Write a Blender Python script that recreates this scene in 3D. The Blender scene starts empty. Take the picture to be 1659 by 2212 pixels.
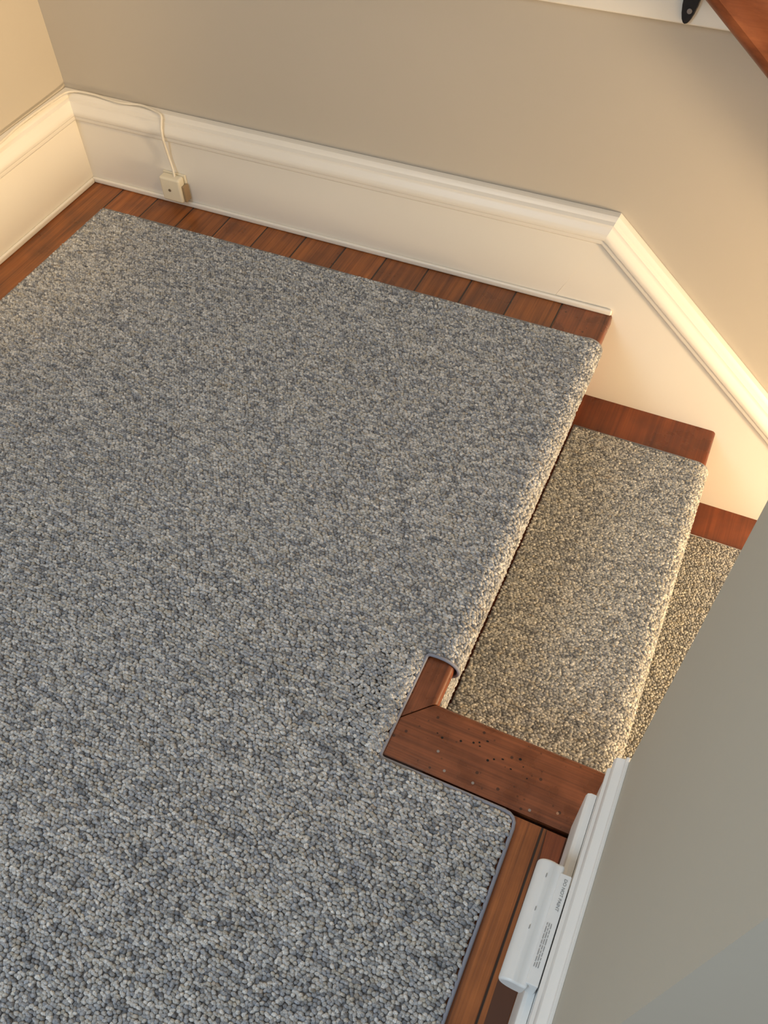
import bpy, math, numpy as np
from mathutils import Vector, Matrix
rng=np.random.default_rng(7)
scene=bpy.context.scene
col=scene.collection

# ------------------------------------------------------------ helpers
def new_obj(name,verts,faces,mat=None,smooth=False,parent=None):
    me=bpy.data.meshes.new(name)
    me.from_pydata([tuple(v) for v in verts],[],[tuple(f) for f in faces])
    me.update()
    import bmesh
    bm=bmesh.new();bm.from_mesh(me)
    bmesh.ops.recalc_face_normals(bm,faces=bm.faces)
    bm.to_mesh(me);bm.free()
    o=bpy.data.objects.new(name,me);col.objects.link(o)
    if mat: me.materials.append(mat)
    if smooth:
        me.polygons.foreach_set("use_smooth",[True]*len(me.polygons))
    if parent: o.parent=parent
    return o
def prism(name,poly,axis,a,b,mat,bevel=0,parent=None,seg=3):
    """poly: list of 2D points in the plane normal to axis; extruded from a to b"""
    def p3(p,t):
        if axis==0: return (t,p[0],p[1])
        if axis==1: return (p[0],t,p[1])
        return (p[0],p[1],t)
    n=len(poly)
    v=[p3(p,a) for p in poly]+[p3(p,b) for p in poly]
    f=[tuple(range(n)),tuple(range(2*n-1,n-1,-1))]+[(i,(i+1)%n,n+(i+1)%n,n+i) for i in range(n)]
    o=new_obj(name,v,f,mat,parent=parent)
    if bevel: add_bevel(o,bevel,seg)
    return o
def add_bevel(o,w,seg=3,ang=30):
    m=o.modifiers.new("bevel","BEVEL");m.width=w;m.segments=seg;m.limit_method='ANGLE';m.angle_limit=math.radians(ang)
    o.data.polygons.foreach_set("use_smooth",[True]*len(o.data.polygons))
    w2=o.modifiers.new("wn","WEIGHTED_NORMAL");w2.keep_sharp=True
def box(name,x0,x1,y0,y1,z0,z1,mat,bevel=0,parent=None,seg=3):
    return prism(name,[(x0,y0),(x1,y0),(x1,y1),(x0,y1)],2,z0,z1,mat,bevel,parent,seg)
def tube(name,pts,r,mat,parent=None,n=10,smoothpath=True,sub=6):
    P=[Vector(p) for p in pts]
    if smoothpath and len(P)>2:
        Q=[]
        for i in range(len(P)-1):
            p0=P[max(i-1,0)];p1=P[i];p2=P[i+1];p3=P[min(i+2,len(P)-1)]
            for k in range(sub):
                t=k/sub
                Q.append(0.5*((2*p1)+(-p0+p2)*t+(2*p0-5*p1+4*p2-p3)*t*t+(-p0+3*p1-3*p2+p3)*t**3))
        Q.append(P[-1]);P=Q
    v=[];f=[]
    up=None
    for i,p in enumerate(P):
        d=(P[min(i+1,len(P)-1)]-P[max(i-1,0)]).normalized()
        if up is None:
            up=Vector((0,0,1)) if abs(d.z)<.9 else Vector((0,1,0))
        s=d.cross(up).normalized();up=s.cross(d).normalized()
        for k in range(n):
            a=2*math.pi*k/n
            v.append(p+s*math.cos(a)*r+up*math.sin(a)*r)
    for i in range(len(P)-1):
        for k in range(n):
            f.append((i*n+k,i*n+(k+1)%n,(i+1)*n+(k+1)%n,(i+1)*n+k))
    f.append(tuple(range(n)));f.append(tuple(range((len(P)-1)*n,len(P)*n)))
    return new_obj(name,v,f,mat,smooth=True,parent=parent)
def empty(name,loc,label,cat):
    e=bpy.data.objects.new(name,None);e.empty_display_size=.05;col.objects.link(e)
    e.location=loc;e["label"]=label;e["category"]=cat;return e
def adopt(o,e):
    o.parent=e;o.matrix_parent_inverse=Matrix.Translation(-Vector(e.location))
def struct(o,label=None,cat=None):
    o["kind"]="structure"
    if label:o["label"]=label
    if cat:o["category"]=cat

# ------------------------------------------------------------ materials
def mat_new(name):
    m=bpy.data.materials.new(name);m.use_nodes=True
    nt=m.node_tree;b=nt.nodes["Principled BSDF"];return m,nt,b
def N(nt,t,**k):
    n=nt.nodes.new(t)
    for a,v in k.items():
        if a in n.inputs: n.inputs[a].default_value=v
        else: setattr(n,a,v)
    return n
def paint(name,c,rough=.5,bump=.15,scale=60,var=.04):
    m,nt,b=mat_new(name);L=nt.links
    tc=N(nt,"ShaderNodeTexCoord")
    n1=N(nt,"ShaderNodeTexNoise");n1.inputs["Scale"].default_value=scale;n1.inputs["Detail"].default_value=5
    n2=N(nt,"ShaderNodeTexNoise");n2.inputs["Scale"].default_value=3.;n2.inputs["Detail"].default_value=3
    L.new(tc.outputs["Object"],n1.inputs["Vector"]);L.new(tc.outputs["Object"],n2.inputs["Vector"])
    mx=N(nt,"ShaderNodeMix",data_type='RGBA')
    mx.inputs["A"].default_value=(c[0]*(1-var),c[1]*(1-var),c[2]*(1-var*1.3),1)
    mx.inputs["B"].default_value=(min(1,c[0]*(1+var)),min(1,c[1]*(1+var)),min(1,c[2]*(1+var)),1)
    L.new(n2.outputs["Fac"],mx.inputs["Factor"]);L.new(mx.outputs["Result"],b.inputs["Base Color"])
    bp=N(nt,"ShaderNodeBump");bp.inputs["Strength"].default_value=bump;bp.inputs["Distance"].default_value=.0015
    L.new(n1.outputs["Fac"],bp.inputs["Height"]);L.new(bp.outputs["Normal"],b.inputs["Normal"])
    b.inputs["Roughness"].default_value=rough
    return m
def wood(name,axis='Y',dark=(.13,.033,.009),light=(.42,.14,.038),seams=False,rough=.33,specks=False):
    m,nt,b=mat_new(name);L=nt.links
    tc=N(nt,"ShaderNodeTexCoord");mp=N(nt,"ShaderNodeMapping")
    sc={'X':(2.2,55,30),'Y':(55,2.2,30),'S':(2.2,55,30)}[axis]
    mp.inputs["Scale"].default_value=sc
    L.new(tc.outputs["Object"],mp.inputs["Vector"])
    n=N(nt,"ShaderNodeTexNoise");n.inputs["Scale"].default_value=1.6;n.inputs["Detail"].default_value=6;n.inputs["Distortion"].default_value=.6
    L.new(mp.outputs["Vector"],n.inputs["Vector"])
    mp2=N(nt,"ShaderNodeMapping");mp2.inputs["Scale"].default_value=tuple(s*4 if s>10 else s*1.5 for s in sc)
    L.new(tc.outputs["Object"],mp2.inputs["Vector"])
    n2=N(nt,"ShaderNodeTexNoise");n2.inputs["Scale"].default_value=2;n2.inputs["Detail"].default_value=4
    L.new(mp2.outputs["Vector"],n2.inputs["Vector"])
    mxf=N(nt,"ShaderNodeMath",operation='MULTIPLY_ADD');mxf.inputs[1].default_value=.4
    L.new(n2.outputs["Fac"],mxf.inputs[0]);
    h=N(nt,"ShaderNodeMath",operation='MULTIPLY');h.inputs[1].default_value=.65
    L.new(n.outputs["Fac"],h.inputs[0]);L.new(h.outputs[0],mxf.inputs[2])
    n3=N(nt,"ShaderNodeTexNoise");n3.inputs["Scale"].default_value=26 if specks else 14;n3.inputs["Detail"].default_value=7
    L.new(tc.outputs["Object"],n3.inputs["Vector"])
    cr=N(nt,"ShaderNodeValToRGB")
    e=cr.color_ramp.elements
    e[0].position=.33;e[0].color=(*dark,1);e[1].position=.70;e[1].color=(*light,1)
    L.new(mxf.outputs[0],cr.inputs["Fac"])
    colr=cr.outputs["Color"];height=n2.outputs["Fac"]
    mm=N(nt,"ShaderNodeMix",data_type='RGBA',blend_type='MULTIPLY')
    cr3=N(nt,"ShaderNodeValToRGB");cr3.color_ramp.elements[0].position=.32;cr3.color_ramp.elements[0].color=(.60,.56,.53,1);cr3.color_ramp.elements[1].position=.58;cr3.color_ramp.elements[1].color=(1,1,1,1)
    L.new(n3.outputs["Fac"],cr3.inputs["Fac"]);mm.inputs["Factor"].default_value=1
    L.new(colr,mm.inputs["A"]);L.new(cr3.outputs["Color"],mm.inputs["B"]);colr=mm.outputs["Result"]
    rr_=N(nt,"ShaderNodeMapRange");rr_.inputs["From Min"].default_value=.3;rr_.inputs["From Max"].default_value=.7;rr_.inputs["To Min"].default_value=rough-.12;rr_.inputs["To Max"].default_value=rough+.20
    L.new(n3.outputs["Fac"],rr_.inputs["Value"]);L.new(rr_.outputs[0],b.inputs["Roughness"])
    if specks:
        for scl,thr,frac,cc,amt in ((75,.14,.35,(.03,.010,.005,1),.8),(130,.16,.25,(.05,.015,.006,1),.6),(38,.07,.4,(.55,.35,.22,1),.5)):
            vo=N(nt,"ShaderNodeTexVoronoi");vo.inputs["Scale"].default_value=scl
            L.new(tc.outputs["Object"],vo.inputs["Vector"])
            lt=N(nt,"ShaderNodeMath",operation='LESS_THAN');lt.inputs[1].default_value=thr;L.new(vo.outputs["Distance"],lt.inputs[0])
            sp_=N(nt,"ShaderNodeSeparateColor");L.new(vo.outputs["Color"],sp_.inputs[0])
            l2=N(nt,"ShaderNodeMath",operation='LESS_THAN');l2.inputs[1].default_value=frac;L.new(sp_.outputs[0],l2.inputs[0])
            mu=N(nt,"ShaderNodeMath",operation='MULTIPLY');L.new(lt.outputs[0],mu.inputs[0]);L.new(l2.outputs[0],mu.inputs[1])
            m5=N(nt,"ShaderNodeMath",operation='MULTIPLY');m5.inputs[1].default_value=amt;L.new(mu.outputs[0],m5.inputs[0])
            ms=N(nt,"ShaderNodeMix",data_type='RGBA');L.new(m5.outputs[0],ms.inputs["Factor"]);L.new(colr,ms.inputs["A"]);ms.inputs["B"].default_value=cc;colr=ms.outputs["Result"]
    if seams:
        sp=N(nt,"ShaderNodeSeparateXYZ");L.new(tc.outputs["Object"],sp.inputs[0])
        a=N(nt,"ShaderNodeMath",operation='SUBTRACT');a.inputs[1].default_value=.963;L.new(sp.outputs["X"],a.inputs[0])
        d=N(nt,"ShaderNodeMath",operation='DIVIDE');d.inputs[1].default_value=.081;L.new(a.outputs[0],d.inputs[0])
        fl=N(nt,"ShaderNodeMath",operation='FLOOR');L.new(d.outputs[0],fl.inputs[0])
        fr=N(nt,"ShaderNodeMath",operation='FRACT');L.new(d.outputs[0],fr.inputs[0])
        s5=N(nt,"ShaderNodeMath",operation='SUBTRACT');s5.inputs[1].default_value=.5;L.new(fr.outputs[0],s5.inputs[0])
        ab=N(nt,"ShaderNodeMath",operation='ABSOLUTE');L.new(s5.outputs[0],ab.inputs[0])
        g=N(nt,"ShaderNodeMapRange");g.inputs["From Min"].default_value=.478;g.inputs["From Max"].default_value=.490
        L.new(ab.outputs[0],g.inputs["Value"])
        wn=N(nt,"ShaderNodeTexWhiteNoise",noise_dimensions='1D');L.new(fl.outputs[0],wn.inputs["W"])
        v=N(nt,"ShaderNodeMapRange");v.inputs["To Min"].default_value=.75;v.inputs["To Max"].default_value=1.15
        L.new(wn.outputs["Value"],v.inputs["Value"])
        vm=N(nt,"ShaderNodeVectorMath",operation='SCALE');L.new(colr,vm.inputs[0]);L.new(v.outputs[0],vm.inputs["Scale"])
        sm=N(nt,"ShaderNodeMix",data_type='RGBA');L.new(g.outputs[0],sm.inputs["Factor"]);L.new(vm.outputs[0],sm.inputs["A"]);sm.inputs["B"].default_value=(.016,.006,.003,1)
        colr=sm.outputs["Result"]
        hh=N(nt,"ShaderNodeMath",operation='MULTIPLY_ADD');hh.inputs[1].default_value=-3.
        L.new(g.outputs[0],hh.inputs[0]);L.new(n2.outputs["Fac"],hh.inputs[2]);height=hh.outputs[0]
    L.new(colr,b.inputs["Base Color"])
    bp=N(nt,"ShaderNodeBump");bp.inputs["Strength"].default_value=.25;bp.inputs["Distance"].default_value=.0006
    L.new(height,bp.inputs["Height"]);L.new(bp.outputs["Normal"],b.inputs["Normal"])
    return m
def plain(name,c,rough=.5,metal=0):
    m,nt,b=mat_new(name);L=nt.links
    tc=N(nt,"ShaderNodeTexCoord");n=N(nt,"ShaderNodeTexNoise");n.inputs["Scale"].default_value=40
    L.new(tc.outputs["Object"],n.inputs["Vector"])
    mx=N(nt,"ShaderNodeMix",data_type='RGBA');mx.inputs["A"].default_value=(*[v*.93 for v in c],1);mx.inputs["B"].default_value=(*c,1)
    L.new(n.outputs["Fac"],mx.inputs["Factor"]);L.new(mx.outputs["Result"],b.inputs["Base Color"])
    b.inputs["Roughness"].default_value=rough;b.inputs["Metallic"].default_value=metal
    return m
M_wall=paint("wall_paint",(.49,.447,.378),.62,.12,90,.03)
M_wallr=paint("wall_paint_cool_lit",(.50,.478,.405),.62,.12,90,.03)  # same paint as the other walls, grayed to carry the cool light here
M_trim=paint("trim_paint",(.79,.76,.69),.36,.35,24,.05)
M_trimw=paint("white_trim_paint",(.80,.81,.80),.35,.3,30,.03)
M_floor=wood("floor_boards",'Y',dark=(.13,.037,.009),light=(.42,.136,.033),seams=True)
M_nos=wood("nosing_wood",'Y',dark=(.10,.027,.010),light=(.30,.090,.031),specks=True,rough=.28)
M_nosx=wood("nosing_return_wood",'X',dark=(.10,.027,.010),light=(.30,.090,.031),specks=True,rough=.28)
M_tread=wood("tread_wood",'Y',dark=(.13,.025,.007),light=(.28,.07,.018))
M_rail=wood("rail_wood",'S',dark=(.17,.045,.014),light=(.34,.105,.035),rough=.32)
M_hole=plain("hole_black",(.01,.006,.004),.9)
M_iron=plain("black_iron",(.035,.032,.032),.26,.5)
M_plug=plain("cream_plastic",(.78,.72,.56),.35)
M_cord=plain("cord_plastic",(.74,.69,.58),.4)
M_sens=plain("white_plastic",(.76,.78,.78),.35)
M_ink=plain("gray_ink",(.30,.31,.32),.6)
M_bind=plain("binding_tape",(.25,.265,.32),.85)
M_bind2=plain("binding_tape_gray",(.27,.27,.27),.85)
M_back=plain("carpet_backing",(.19,.19,.195),.95)
M_back2=plain("runner_backing",(.22,.21,.19),.95)
def pile_mat():
    m,nt,b=mat_new("carpet_loops");L=nt.links
    at=N(nt,"ShaderNodeAttribute",attribute_name="tint")
    tc=N(nt,"ShaderNodeTexCoord")
    n=N(nt,"ShaderNodeTexNoise");n.inputs["Scale"].default_value=700;n.inputs["Detail"].default_value=3
    L.new(tc.outputs["Object"],n.inputs["Vector"])
    mr=N(nt,"ShaderNodeMapRange");mr.inputs["From Min"].default_value=.3;mr.inputs["From Max"].default_value=.7;mr.inputs["To Min"].default_value=.66;mr.inputs["To Max"].default_value=1.30
    L.new(n.outputs["Fac"],mr.inputs["Value"])
    vm=N(nt,"ShaderNodeVectorMath",operation='SCALE');L.new(at.outputs["Color"],vm.inputs[0]);L.new(mr.outputs[0],vm.inputs["Scale"])
    L.new(vm.outputs[0],b.inputs["Base Color"])
    bp=N(nt,"ShaderNodeBump");bp.inputs["Strength"].default_value=.6;bp.inputs["Distance"].default_value=.0008
    L.new(n.outputs["Fac"],bp.inputs["Height"]);L.new(bp.outputs["Normal"],b.inputs["Normal"])
    b.inputs["Roughness"].default_value=.9
    b.inputs["Specular IOR Level"].default_value=.15
    return m
M_pile=pile_mat()

# ------------------------------------------------------------ room shell
YE=-1.95;YW=-1.091;XW=1.256
fl=prism("floor",[(-.02,.02),(.965,.02),(.965,-.845),(1.95,-.845),(1.95,YE),(-.02,YE)],2,-.03,0,M_floor);struct(fl,"reddish-brown stained narrow wood floor boards on stair landing","floor")
w=box("wall_back",-.12,3.6,.02,.12,-1.9,2.3,M_wall);struct(w,"beige painted plaster wall beside the landing and stairs","wall")
w=box("wall_left",-.12,-.02,YE,.02,-.03,2.3,M_wall);struct(w,"beige painted wall lit warm at end of landing","wall")
w=box("wall_right",XW,3.6,YW,-.826,0.0,2.3,M_wallr);struct(w,"beige painted wall end, tinted gray for cool light, beside the stair opening","wall")
w=box("wall_stairwell",1.06,3.6,-.86,-.768,-1.9,-.03,M_trim);struct(w,"painted stairwell side wall below the landing edge","wall")

prof=[(-.019,-.002),(0,-.002),(.003,0),(.006,.003),(.007,.007),(.007,.010),(.0095,.0125),(.0105,.016),(.0105,.020),(.009,.025),(.0045,.031),(.0025,.034),(.0022,.0365),(-.0005,.0385),(-.003,.0400),(-.005,.044),(-.008,.047),(-.013,.048),(-.019,.048)]
Z0=.127;XB=1.006
SL=.885
def sweep_mould(name,stations,mat):
    v=[];n=len(prof);f=[]
    for s in stations: v+= [s(o,h*.97) for o,h in prof]
    for i in range(len(stations)-1):
        for k in range(n):
            f.append((i*n+k,i*n+(k+1)%n,(i+1)*n+(k+1)%n,(i+1)*n+k))
    f.append(tuple(range(n)));f.append(tuple(range((len(stations)-1)*n,len(stations)*n)))
    o=new_obj(name,v,f,mat,smooth=False)
    for p in o.data.polygons: p.use_smooth=len(p.vertices)==4
    o.data.set_sharp_from_angle(angle=math.radians(28))
    return o
th=math.atan(SL);hb=th/2
XE=3.0
def st_b(o,h): return (XB+h*math.tan(hb),-o,Z0+h)
def st_e(o,h):
    bx=XE;bz=Z0-(XE-XB)*SL
    return (bx+h*math.sin(th),-o,bz+h*math.cos(th))
m=sweep_mould("trim_1",[lambda o,h:(o,-o,Z0+h),st_b,],M_trim);struct(m,"white painted moulded cap on the baseboard","trim")
m=sweep_mould("trim_2",[lambda o,h:st_b(o,h),st_e],M_trim);struct(m,"white painted moulding sloping down along the stairs","trim")
m=sweep_mould("trim_3",[lambda o,h:(o,YE,Z0+h),lambda o,h:(o,-o,Z0+h)],M_trim);struct(m,"white painted moulded cap on the end-wall baseboard","trim")
b1=prism("baseboard_back",[(0,0),(.9425,0),(1.0045,Z0),(1.0045,Z0+.004),(0,Z0+.004)],1,-.0005,.02,M_trim);struct(b1,"tall off-white painted baseboard along the landing wall","baseboard")
zE=Z0-(XE-XB)*SL
b2=prism("baseboard_stair",[(.9431,0),(1.0051,Z0+.002),(1.01,Z0),(XE,zE+.003),(XE,-1.9),(1.0,-1.9),(1.0,-.02)],1,.0002,.02,M_trim);struct(b2,"off-white painted skirt board following the stairs down","baseboard")
b3=prism("baseboard_left",[(0,0),(YE,0),(YE,Z0+.004),(0,Z0+.004)],0,-.02,0,M_trim);struct(b3,"tall off-white painted baseboard on the end wall","baseboard")
def bead(name,x0,x1,y0,y1):
    o=box(name,x0,x1,y0,y1,0,.011,M_trim,.003);struct(o,"thin painted shoe bead along the floor","trim");return o
bead("trim_4",.0,1.046,-.006,0)
bead("trim_5",0,.006,YE,-.006)
t=prism("trim_6",[(.2,.455),(1.7,.455),(1.7,.66),(.2,.66)],1,0.002,.02,M_trim,.003);struct(t,"off-white painted board mounted high on the wall","trim")

def Lsweep(name,pf,mat,ystart,lab):
    n=len(pf)
    v=[(XW-o,ystart,z) for o,z in pf]+[(XW-o,YW-o,z) for o,z in pf]+[(2.0,YW-o,z) for o,z in pf]
    f=[]
    for i in range(2):
        for k in range(n): f.append((i*n+k,i*n+(k+1)%n,(i+1)*n+(k+1)%n,(i+1)*n+k))
    f.append(tuple(range(n)));f.append(tuple(range(2*n,3*n)))
    o=new_obj(name,v,f,mat);add_bevel(o,.0006,2,25);struct(o,lab,"baseboard" if "base" in name else "trim");return o
Lsweep("baseboard_right",[(0,0),(.0125,0),(.0125,.145),(.0140,.149),(.0140,.156),(.0110,.160),(.0095,.170),(.0120,.174),(.0120,.181),(.0105,.186),(.0035,.189),(.003,.195),(0,.195)],M_trimw,-.822,"glossy white painted baseboard on the near wall end")
Lsweep("trim_7",[(.0128,0),(.0225,0),(.0225,.098),(.0215,.104),(.0185,.107),(.0128,.107)],M_trimw,-.831,"white painted plinth strip in front of baseboard")

# ------------------------------------------------------------ landing nosing boards
XN=1.048
def nose_profile(x_back,x_nose,ztop,t,r=.0076,n=4):
    p=[(x_back,ztop-t),(x_back,ztop)]
    for i in range(n+1):
        a=math.pi/2-math.pi/2*i/n
        p.append((x_nose-r+math.cos(a)*r,ztop-r+math.sin(a)*r))
    for i in range(n+1):
        a=-math.pi/2*i/n
        p.append((x_nose-r+math.cos(a)*r,ztop-t+r+math.sin(a)*r))
    return p
def sharp(o,a=35):
    o.data.polygons.foreach_set("use_smooth",[True]*len(o.data.polygons));o.data.set_sharp_from_angle(angle=math.radians(a))
pp=nose_profile(.9655,XN,.0006,.028)
YC=-.757
v=[(x,0,z) for x,z in pp]+[(x,YC+(x-XN)*1.0,z) for x,z in pp]
n=len(pp)
f=[tuple(range(n)),tuple(range(n,2*n))]+[(i,(i+1)%n,n+(i+1)%n,n+i) for i in range(n)]
o=new_obj("trim_8",v,f,M_nos);sharp(o);struct(o,"rounded reddish wood nosing at top of stairs","trim")
v=[];
for x,z in pp:
    q=x-XN
    v.append((XN+q+.0016,YC+q-.0006,z))
for x,z in pp: v.append((1.95,YC+(x-XN),z))
o=new_obj("trim_9",v,f,M_nosx);sharp(o);struct(o,"worn reddish wood nosing board with nail holes","trim")
holes=[(1.062,-.792),(1.069,-.795),(1.110,-.783),(1.112,-.787),(1.126,-.799),(1.132,-.795),(1.153,-.798),(1.159,-.783),(1.104,-.786),(1.141,-.791),(1.165,-.79),(1.09,-.79),(1.118,-.778),(1.173,-.801)]
hv=[];hf=[]
for i,(x,y) in enumerate(holes):
    r=.0007+.0010*((i*37)%10)/10
    s=len(hv)
    for k in range(8): hv.append((x+math.cos(k*math.pi/4)*r*(1.6 if i%3==0 else 1.1),y+math.sin(k*math.pi/4)*r,.0008))
    hf.append(tuple(range(s,s+8)))
o2=new_obj("nail_hole",hv,hf,M_hole,parent=o);o2["kind"]="stuff"
o2["label"]="small dark nail and worm holes"
M_nail=plain("worn_nail_metal",(.30,.27,.25),.4,.5)
hv=[];hf=[]
for i,(x,y) in enumerate([(1.086,-.8302),(1.120,-.8302),(1.187,-.8332),(1.071,-.812)]):
    r=.0017;s=len(hv)
    for k in range(10): hv.append((x+math.cos(k*math.pi/5)*r,y+math.sin(k*math.pi/5)*r,.0011))
    hf.append(tuple(range(s,s+10)))
o3=new_obj("nail_head",hv,hf,M_nail,parent=o);o3["kind"]="stuff";o3["label"]="dull gray nail heads"
g=prism("trim_10",[(1.2100,-.8455),(1.2325,-.8455),(1.2325,-1.5),(1.2190,-1.5)],2,.0002,.0012,plain("dark_gap_wood",(.085,.030,.014),.5));struct(g,"dark strip standing for the gap between floor board and baseboard","trim")  # dark strip laid on the floor in place of the dark gap
g=prism("trim_11",[(1.2110,-.8465),(1.2320,-.8465),(1.2320,-.900),(1.214,-.897)],2,.0012,.0045,M_tread,.0008);struct(g,"short brown wood filler block at the baseboard end","trim")

# ------------------------------------------------------------ stairs
RISE=.19;RUN=.2195
stairs=empty("staircase",(1.15,-.38,-.19),"wooden stairs with red-brown stained treads descending beside wall","stairs")
for i in range(1,5):
    xn=XN+RUN*i+.002;z=-RISE*i
    pr=nose_profile(XN+RUN*(i-1)-.020,xn,z,.028,.0076)
    v=[(x,0,q) for x,q in pr]+[(x,-.762,q) for x,q in pr]
    tr=new_obj("tread",v,f,M_tread);sharp(tr);adopt(tr,stairs)
for i in range(0,5):
    xr=XN+RUN*i-.022
    rz=box("riser",xr-.018,xr,-.762,0,-RISE*(i+1)+.0002,-RISE*i-.0285,M_tread);adopt(rz,stairs)

# ------------------------------------------------------------ carpets
TPL=[(0,0,1.0)]
for r,z,ph in ((.66,.86,0),(1.0,.36,.5),(.92,-.30,0)):
    for k in range(6):
        a=2*math.pi*(k+ph)/6;TPL.append((r*math.cos(a),r*math.sin(a),z))
TPL=np.array(TPL)
TF=[]
for k in range(6): TF.append((0,1+k,1+(k+1)%6))
TQ=[]
for rr in range(2):
    for k in range(6):
        a=1+rr*6+k;b_=1+rr*6+(k+1)%6;TQ.append((a,a+6,b_+6,b_))
TF=np.array(TF);TQ=np.array(TQ)
PAL=np.array([(.62,.625,.615),(.48,.49,.49),(.37,.395,.435),(.205,.22,.245),(.51,.49,.435),(.32,.33,.34),(.72,.725,.71),(.36,.32,.27)])*.90
PW=np.array([.21,.20,.17,.13,.10,.12,.06,.01]);PW/=PW.sum()
DU=.0046;DV=.0036
def pile(name,C,U,V,Nn,T_,flat=1.):
    n=len(C)
    ang=rng.normal(0,.34,n)+(rng.random(n)<.14)*1.2
    ru=rng.uniform(.0026,.0040,n);rv=rng.uniform(.0020,.0028,n);hh=rng.uniform(.0016,.0030,n)*flat
    ca,sa=np.cos(ang)[:,None],np.sin(ang)[:,None]
    A=(U*ca+V*sa);B=(-U*sa+V*ca)
    tilt=rng.normal(0,.16,(n,2))
    N2=Nn+A*tilt[:,:1]+B*tilt[:,1:]
    T=TPL[None]
    P=C[:,None]+A[:,None]*(T[...,0:1]*ru[:,None,None])+B[:,None]*(T[...,1:2]*rv[:,None,None])+N2[:,None]*(T[...,2:3]*hh[:,None,None])
    P=P.reshape(-1,3).astype(np.float32)
    k=len(TPL);off=(np.arange(n)*k)[:,None,None]
    tri=(TF[None]+off).reshape(-1);quad=(TQ[None]+off).reshape(-1)
    nt_,nq=len(tri)//3,len(quad)//4
    me=bpy.data.meshes.new(name)
    me.vertices.add(len(P));me.vertices.foreach_set("co",P.ravel())
    me.loops.add(len(tri)+len(quad));me.loops.foreach_set("vertex_index",np.concatenate([tri,quad]).astype(np.int32))
    me.polygons.add(nt_+nq)
    ls=np.concatenate([np.arange(nt_)*3,nt_*3+np.arange(nq)*4]).astype(np.int32)
    me.polygons.foreach_set("loop_start",ls)
    me.update(calc_edges=True)
    me.polygons.foreach_set("use_smooth",np.ones(nt_+nq,dtype=bool))
    c=T_*rng.uniform(.84,1.16,(n,1))
    c=np.repeat(np.concatenate([c,np.ones((n,1))],1),k,0).astype(np.float32)
    at=me.attributes.new("tint",'FLOAT_COLOR','POINT');at.data.foreach_set("color",c.ravel())
    me.materials.append(M_pile)
    o=bpy.data.objects.new(name,me);col.objects.link(o);return o
def lattice(s0,s1,y0,y1,warm=0):
    s=np.arange(s0,s1,DU);y=np.arange(y0,y1,DV)
    S,Y=np.meshgrid(s,y,indexing='ij')
    ns,ny=S.shape
    ids=rng.choice(len(PAL),(ns,ny),p=PW)
    for i in range(1,ns):
        keep=rng.random(ny)<.28
        ids[i]=np.where(keep,ids[i-1],ids[i])
    T=PAL[ids]*.78+PAL[rng.choice(len(PAL),(ns,ny),p=PW)]*.22
    if warm: T=(T*.92+.42*.08)*np.array([1.12,1.08,.99])
    S=S+((np.arange(len(y))%2)*DU/2)[None]
    S=S+rng.normal(0,.0010,S.shape);Y=Y+rng.normal(0,.0006,Y.shape)
    Y=Y+.0015*np.sin(S*37+Y*5)
    return S.ravel(),Y.ravel(),T.reshape(-1,3)
class Path:
    def __init__(s,pts):
        s.p=np.array(pts);d=np.diff(s.p,axis=0);s.l=np.linalg.norm(d,axis=1);s.c=np.concatenate([[0],np.cumsum(s.l)]);s.L=s.c[-1]
        t=d/s.l[:,None];s.t=t
        tv=np.concatenate([[t[0]],(t[1:]+t[:-1]),[t[-1]]]);s.tv=tv/np.linalg.norm(tv,axis=1)[:,None]
    def at(s,q):
        q=np.clip(q,0,s.L);x=np.interp(q,s.c,s.p[:,0]);z=np.interp(q,s.c,s.p[:,1])
        tx=np.interp(q,s.c,s.tv[:,0]);tz=np.interp(q,s.c,s.tv[:,1]);n=np.hypot(tx,tz)
        return x,z,tx/n,tz/n
def nose_path(x0,xn,z,last):
    T=.006;r=.014+T;cx=xn-.014;cz=z-.014;ax=.023
    p=[(x0,z+T),(xn+.006-ax-.012,z+T)]
    for i in range(0,8):
        a=math.pi/2-math.pi/2*i/8;p.append((xn+.006-ax+ax*math.cos(a),cz+r*math.sin(a)))
    for i in range(0,7):
        a=-math.pi*.43*i/6;p.append((cx+r*math.cos(a),cz+r*math.sin(a)))
    p.append((xn-.016,z-.040))
    p.append((xn-.016,z-RISE+(.012 if last else .008)))
    return p
def sheet(path,y0,y1,thick):
    P=path.p;tv=path.tv;nr=np.stack([-tv[:,1],tv[:,0]],1)
    v=[];n=len(P)
    for (yy) in (y0,y1):
        for i in range(n): v.append((P[i,0],yy,P[i,1]))
        for i in range(n): v.append((P[i,0]-nr[i,0]*thick,yy,P[i,1]-nr[i,1]*thick))
    f=[]
    m_=2*n
    for i in range(n-1):
        f+= [(i,i+1,m_+i+1,m_+i),(n+i,m_+n+i,m_+n+i+1,n+i+1),(i,n+i,n+i+1,i+1),(m_+i,m_+i+1,m_+n+i+1,m_+n+i)]
    f+=[(0,m_,m_+n,n),(n-1,2*n-1,m_+2*n-1,m_+n-1)]
    return v,f
def lay(path,S,Y,T):
    x,z,tx,tz=path.at(S)
    C=np.stack([x,Y,z],1);U=np.stack([tx,0*tx,tz],1);V=np.tile([0,1.,0],(len(x),1));Nn=np.stack([-tz,0*tz,tx],1)
    return C,U,V,Nn,T
CX0=.078;CY0=-.078;CYE=-1.75
NY=-.703;NX=1.012;MY=-.8455;RX=1.177
land=empty("carpet",(.6,-.7,0),"blue-gray and beige looped carpet with bound edges covering landing","carpet")
pth=Path(nose_path(CX0,XN,0,True))
v,f2=sheet(pth,CY0,NY,.0025)
k0=len(v)
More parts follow.
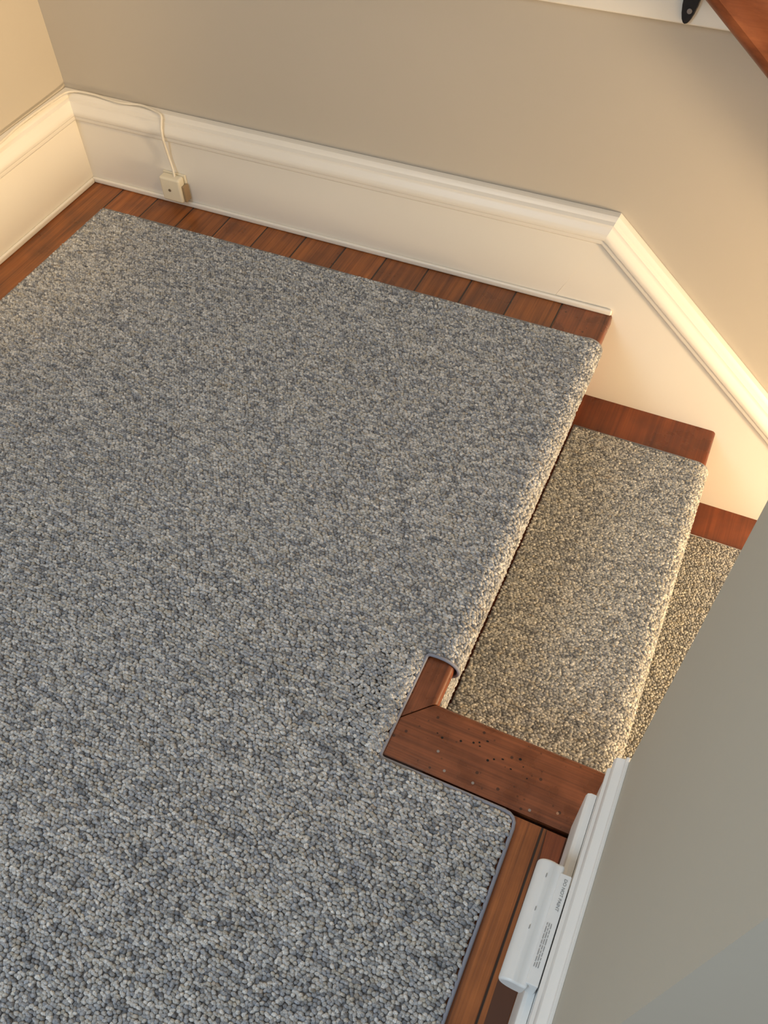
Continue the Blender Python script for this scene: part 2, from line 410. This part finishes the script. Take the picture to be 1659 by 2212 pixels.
poly=[(CX0,NY),(NX-.005,NY),(NX-.005,MY),(RX-.010,MY),(RX-.004,MY-.006),(RX-.004,CYE),(CX0,CYE)]
n=len(poly)
v+= [(x,y,.001) for x,y in poly]+[(x,y,.0052) for x,y in poly]
f2+=[tuple(k0+i for i in range(n)),tuple(k0+n+i for i in range(n))]+[(k0+i,k0+(i+1)%n,k0+n+(i+1)%n,k0+n+i) for i in range(n)]
bk=new_obj("backing",v,f2,M_back);adopt(bk,land)
SA,YA,TA=lattice(.0035,pth.L,CYE,CY0-.002)
e_=(YA<CY0-.0022)&(SA>.0025)
SA,YA,TA=SA[e_],YA[e_],TA[e_]
up_=YA>NY+.002
a=lay(pth,SA[up_],YA[up_],TA[up_])
X2,Y2,T2=SA[~up_]+CX0,YA[~up_],TA[~up_]
ex=(Y2>MY+.002)&(X2<NX-.002)&(X2>NX-.020)
X2=np.concatenate([X2,X2[ex]+DU*.5]);Y2=np.concatenate([Y2,Y2[ex]+DV*.5]);T2=np.concatenate([T2,T2[ex]])
near=(Y2>MY-.0005)
k=(X2<NX-.0005)|((Y2<=MY-.003)&(X2<RX-.003))
rc=.013;cxr,cyr=RX-rc,MY-rc
k&=~((X2>cxr)&(Y2>cyr)&(np.hypot(X2-cxr,Y2-cyr)>rc-.003))
X2,Y2,T2,near=X2[k],Y2[k],T2[k],near[k];m_=len(X2)
d=np.where(near,NX-X2,RX-X2);rr=np.where(near,.018,.006)
q=np.clip((rr-d)/rr,0,1);ang=np.arcsin(q*.95)
ed=np.where(near,1.,0.)
zz=.0060-(1-np.cos(ang))*np.where(near,.0078,.0025)+ed*.0030*np.clip((.09-(NX-X2))/.06,0,1)*np.clip((NY-Y2)/.03,0,1)*np.clip((Y2-MY)/.02,0,1)
ca,sa=np.cos(ang),np.sin(ang);zr=np.zeros(m_)
fl_=(np.stack([X2,Y2,zz],1),np.stack([ca,zr,-sa],1),np.tile([0,1.,0],(m_,1)),np.stack([sa,zr,ca],1),T2)
pl=pile("pile",*[np.concatenate([p,q_]) for p,q_ in zip(a,fl_)]);adopt(pl,land);pl["kind"]="stuff"
def bind(pts,parent,r=.0028,mat=None):
    o=tube("binding",pts,r,mat or M_bind,smoothpath=False,n=8);adopt(o,parent);o["label"]="blue-gray stitched binding tape";return o
zb=.0045
def rounded(pts,r=.008,n=4):
    out=[Vector(pts[0])]
    for i in range(1,len(pts)-1):
        p=Vector(pts[i]);r_i=r[i-1] if isinstance(r,(list,tuple)) else r
        a_=(Vector(pts[i-1])-p).normalized()*r_i;b_=(Vector(pts[i+1])-p).normalized()*r_i
        for k in range(n+1):
            t=k/n;out.append((p+a_)*(1-t)**2+p*2*t*(1-t)+(p+b_)*t*t)
    out.append(Vector(pts[-1]));return out
nosepts=[(x,NY-.001,z+.0) for x,z in reversed(pth.p[2:17])]
bind(rounded([(CX0,CYE,zb),(CX0,CY0,zb),(pth.p[1][0],CY0,zb)],.010)+[Vector((x,CY0,z)) for x,z in pth.p[2:17]],land,.0015,M_bind2)
bind([Vector(p) for p in nosepts]+rounded([(1.025,NY-.001,.0062),(NX+.001,NY-.001,.0040),(NX+.001,MY,.0024),(RX,MY,.0048),(RX,CYE,.0048)],[.005,.006,.015]),land,.0022)
run=empty("stair_runner",(1.16,-.39,-.19),"brown-gray looped carpet runner wrapped over the stair treads","carpet")
pts=[]
for i in range(1,4):
    q=nose_path(XN+RUN*(i-1)-(.0115 if i==1 else .014),XN+RUN*i+.002,-RISE*i,False)
    pts+=q
rp=Path(pts)
RY0=-.088;RY1=-.703
v,f3=sheet(rp,RY0,RY1,.0025)
bk=new_obj("backing",v,f3,M_back2);adopt(bk,run)
pl=pile("pile",*lay(rp,*lattice(.002,rp.L,RY1+.003,RY0-.002,warm=1)),flat=.85);adopt(pl,run);pl["kind"]="stuff"
for yy in (RY0,RY1):
    bind([Vector((x,yy,z)) for x,z in rp.p],run,.0015,M_bind2)

# ------------------------------------------------------------ handrail + bracket
hr=empty("handrail",(1.14,-.07,.52),"reddish varnished wood handrail on black iron bracket","handrail")
ha=math.atan(.79)
ux=Vector((math.cos(ha),0,-math.sin(ha)));uz=Vector((math.sin(ha),0,math.cos(ha)));uy=Vector((0,1,0))
c0=Vector((1.083,-.07,.513))+uz*.034
pf=[]
for k in range(28):
    a=2*math.pi*k/28
    y=.022*math.copysign(abs(math.cos(a))**.7,math.cos(a));z=.034*math.copysign(abs(math.sin(a))**.75,math.sin(a))
    if abs(z+.004)<.008: y*=.84
    pf.append((y,z))
v=[];n=len(pf)
for t in (-.42,1.15):
    for y,z in pf: v.append(c0+ux*t+uy*y+uz*z)
fr=[tuple(range(n)),tuple(range(n,2*n))]+[(i,(i+1)%n,n+(i+1)%n,n+i) for i in range(n)]
r_=new_obj("rail",v,fr,M_rail);sharp(r_,30);adopt(r_,hr)
pv=[];
for k in range(24):
    a=2*math.pi*k/24
    pv.append((1.056+.0110*math.cos(a)+.003*math.sin(a),.500+.042*math.sin(a)))
br=prism("bracket",pv,1,-.0045,.0019,M_iron,.0022);adopt(br,hr);br["label"]="black iron wall bracket"
pv=[(1.0555+.0032*math.cos(2*math.pi*k/12),.474+.0032*math.sin(2*math.pi*k/12)) for k in range(12)]
bs=prism("screw",pv,1,-.0062,-.0044,M_nail,.0006);adopt(bs,hr)
ar=tube("bracket_arm",[(1.056,-.003,.512),(1.056,-.03,.508),(1.055,-.058,.522),(1.056,-.070,.545),(1.060,-.071,.556)],.0055,M_iron);adopt(ar,hr)

# ------------------------------------------------------------ phone jack + cord
jk=empty("phone_jack",(.205,-.01,.04),"small cream plastic surface-mount jack box on baseboard","phone jack")
bb=box("jack_base",.1805,.2295,-.005,-.0006,.0155,.0660,M_plug,.0015);adopt(bb,jk)
cv=box("cover",.183,.227,-.0235,-.005,.0170,.0650,M_plug,.0045,seg=4);adopt(cv,jk)
jshadow=box("painted_shadow",.2275,.2325,-.018,-.003,.019,.050,plain("jack_shadow_brown",(.35,.24,.13),.5),.001);adopt(jshadow,jk)  # brown block stands for the shadow on the right of the jack
sc=prism("screw",[(.203+.0028*math.cos(k*math.pi/6),.041+.0028*math.sin(k*math.pi/6)) for k in range(12)],1,-.0245,-.023,plain("screw_metal",(.35,.3,.22),.4,.7));adopt(sc,jk)
cd=tube("cord",[(-.003,-1.6,.1770),(-.006,-.9,.1770),(.000,-.55,.1755),(-.006,-.38,.1770),(.001,-.22,.1755),(-.006,-.12,.1770),(-.003,-.03,.1775),(.006,.004,.1775),(.05,.011,.1770),(.11,.005,.1765),(.155,.011,.1770),(.190,.004,.1765),(.2045,-.001,.173),(.208,-.0115,.159),(.2085,-.0150,.142),(.207,-.012,.12),(.2055,-.008,.10),(.209,-.009,.08),(.212,-.012,.070),(.212,-.013,.062)],.0022,M_cord,sub=5)
adopt(cd,jk);cd["label"]="thin off-white phone cord along baseboard top"

# ------------------------------------------------------------ white sensor box
sn=empty("sensor_box",(1.222,-.97,.12),"white rounded plastic sensor housing with printed label on baseboard","sensor")
ys,ye=-.917,-1.024
def roundprof():
    p=[(1.2320,.110),(1.2340,.1395)]
    cxx,czz,r=1.2214,.1255,.0120
    for i in range(15):
        a=math.radians(62+ (250-62)*i/14)
        p.append((cxx+r*math.cos(a)*.98,czz+r*math.sin(a)*1.2))
    p.append((1.2225,.110))
    return p
sb=prism("housing",roundprof(),1,ye,ys,M_sens,.0025);adopt(sb,sn)
lb=prism("label_plate",[(1.2310,.1085),(1.2415,.1085),(1.2415,.1435),(1.2310,.1425)],1,ye+.004,ys-.008,M_sens,.0008);adopt(lb,sn)
def text(s,size,x,y,z,bold=0):
    cu=bpy.data.curves.new("printed_text",'FONT');cu.body=s;cu.size=size;cu.extrude=.00005;cu.offset=bold
    cu.align_x='LEFT';cu.align_y='CENTER'
    o=bpy.data.objects.new("printed_text",cu);col.objects.link(o)
    o.rotation_euler=(0,0,math.radians(-90));o.location=(x,y,z)
    bpy.context.view_layer.update()
    me=bpy.data.meshes.new_from_object(o);me.transform(o.matrix_world)
    bpy.data.objects.remove(o)
    me.materials.clear();me.materials.append(M_ink)
    q=bpy.data.objects.new("printed_text",me);col.objects.link(q);adopt(q,sn);return q
text("DO NOT PAINT",.0040,1.2372,ys-.012,.1434,.00004)
bv=[];bf=[]
for j,xx in enumerate((1.2332,1.2350,1.2368)):
    yy=ys-.052
    for kk in range(9):
        Lk=.0022+.0022*((kk*7+j*5)%4)/2
        if yy-Lk<ye+.016:break
        s=len(bv);bv+=[(xx-.0003,yy,.14352),(xx+.0003,yy,.14352),(xx+.0003,yy-Lk,.14352),(xx-.0003,yy-Lk,.14352)];bf.append((s,s+1,s+2,s+3));yy-=Lk+.0009
o=new_obj("fine_print",bv,bf,M_ink);adopt(o,sn);o["label"]="tiny gray illegible print"
for yy in (-.930,-.960,-.976):
    s_=box("slot",1.2200,1.2204,yy-.0035,yy,.1391,.1408,M_ink);adopt(s_,sn)

# ------------------------------------------------------------ camera
R=np.array([[0.90885,0.41633,-0.02577],[0.31639,-0.72831,-0.60784],[-0.27183,0.54428,-0.79364]])
cam=bpy.data.cameras.new("camera");co=bpy.data.objects.new("camera",cam);col.objects.link(co)
mw=Matrix.Identity(4)
for i in range(3):
    mw[i][0]=R[0][i];mw[i][1]=-R[1][i];mw[i][2]=-R[2][i]
mw[0][3],mw[1][3],mw[2][3]=1.196,-1.174,.947
co.matrix_world=mw
cam.sensor_fit='VERTICAL';cam.sensor_height=36;cam.lens=1866.9*36/2212;cam.clip_start=.01
scene.camera=co

# ------------------------------------------------------------ light
def light(name,kind,loc,energy,color,size=.2,target=None,size_y=None):
    l=bpy.data.lights.new(name,kind);l.energy=energy;l.color=color
    if kind=='AREA':
        l.size=size
        if size_y:l.shape='RECTANGLE';l.size_y=size_y
    else: l.shadow_soft_size=size
    o=bpy.data.objects.new(name,l);col.objects.link(o);o.location=loc
    if target is not None:
        o.rotation_euler=(Vector(target)-Vector(loc)).to_track_quat('-Z','Y').to_euler()
    return o
light("stair_lamp_light",'POINT',(2.7,-.56,-.06),125,(1,.73,.45),.12)
light("stairwell_fill_light",'POINT',(1.9,-.45,1.6),7,(1,.84,.72),.15)  # unseen fill added over the stairs to soften the treads
light("daylight",'AREA',(-.1,-2.4,1.8),36,(.71,.86,1.0),1.1,(.7,-1.1,0))
light("landing_fill_light",'POINT',(.7,-.5,2.1),8,(1,.84,.68),.15)  # unseen fill high over the landing, lifts and warms the back wall
sp=light("left_wall_fill_spot",'SPOT',(1.15,-.60,1.05),55,(1,.66,.30),.08,(-.02,-.30,.36))  # spot added in midair to give the left wall its warm glow
sp.data.spot_size=math.radians(42);sp.data.spot_blend=1.0
w=bpy.data.worlds.new("world");scene.world=w;w.use_nodes=True
bg=w.node_tree.nodes["Background"];bg.inputs[0].default_value=(.93,.905,.87,1);bg.inputs[1].default_value=.37
scene.view_settings.view_transform='Standard'
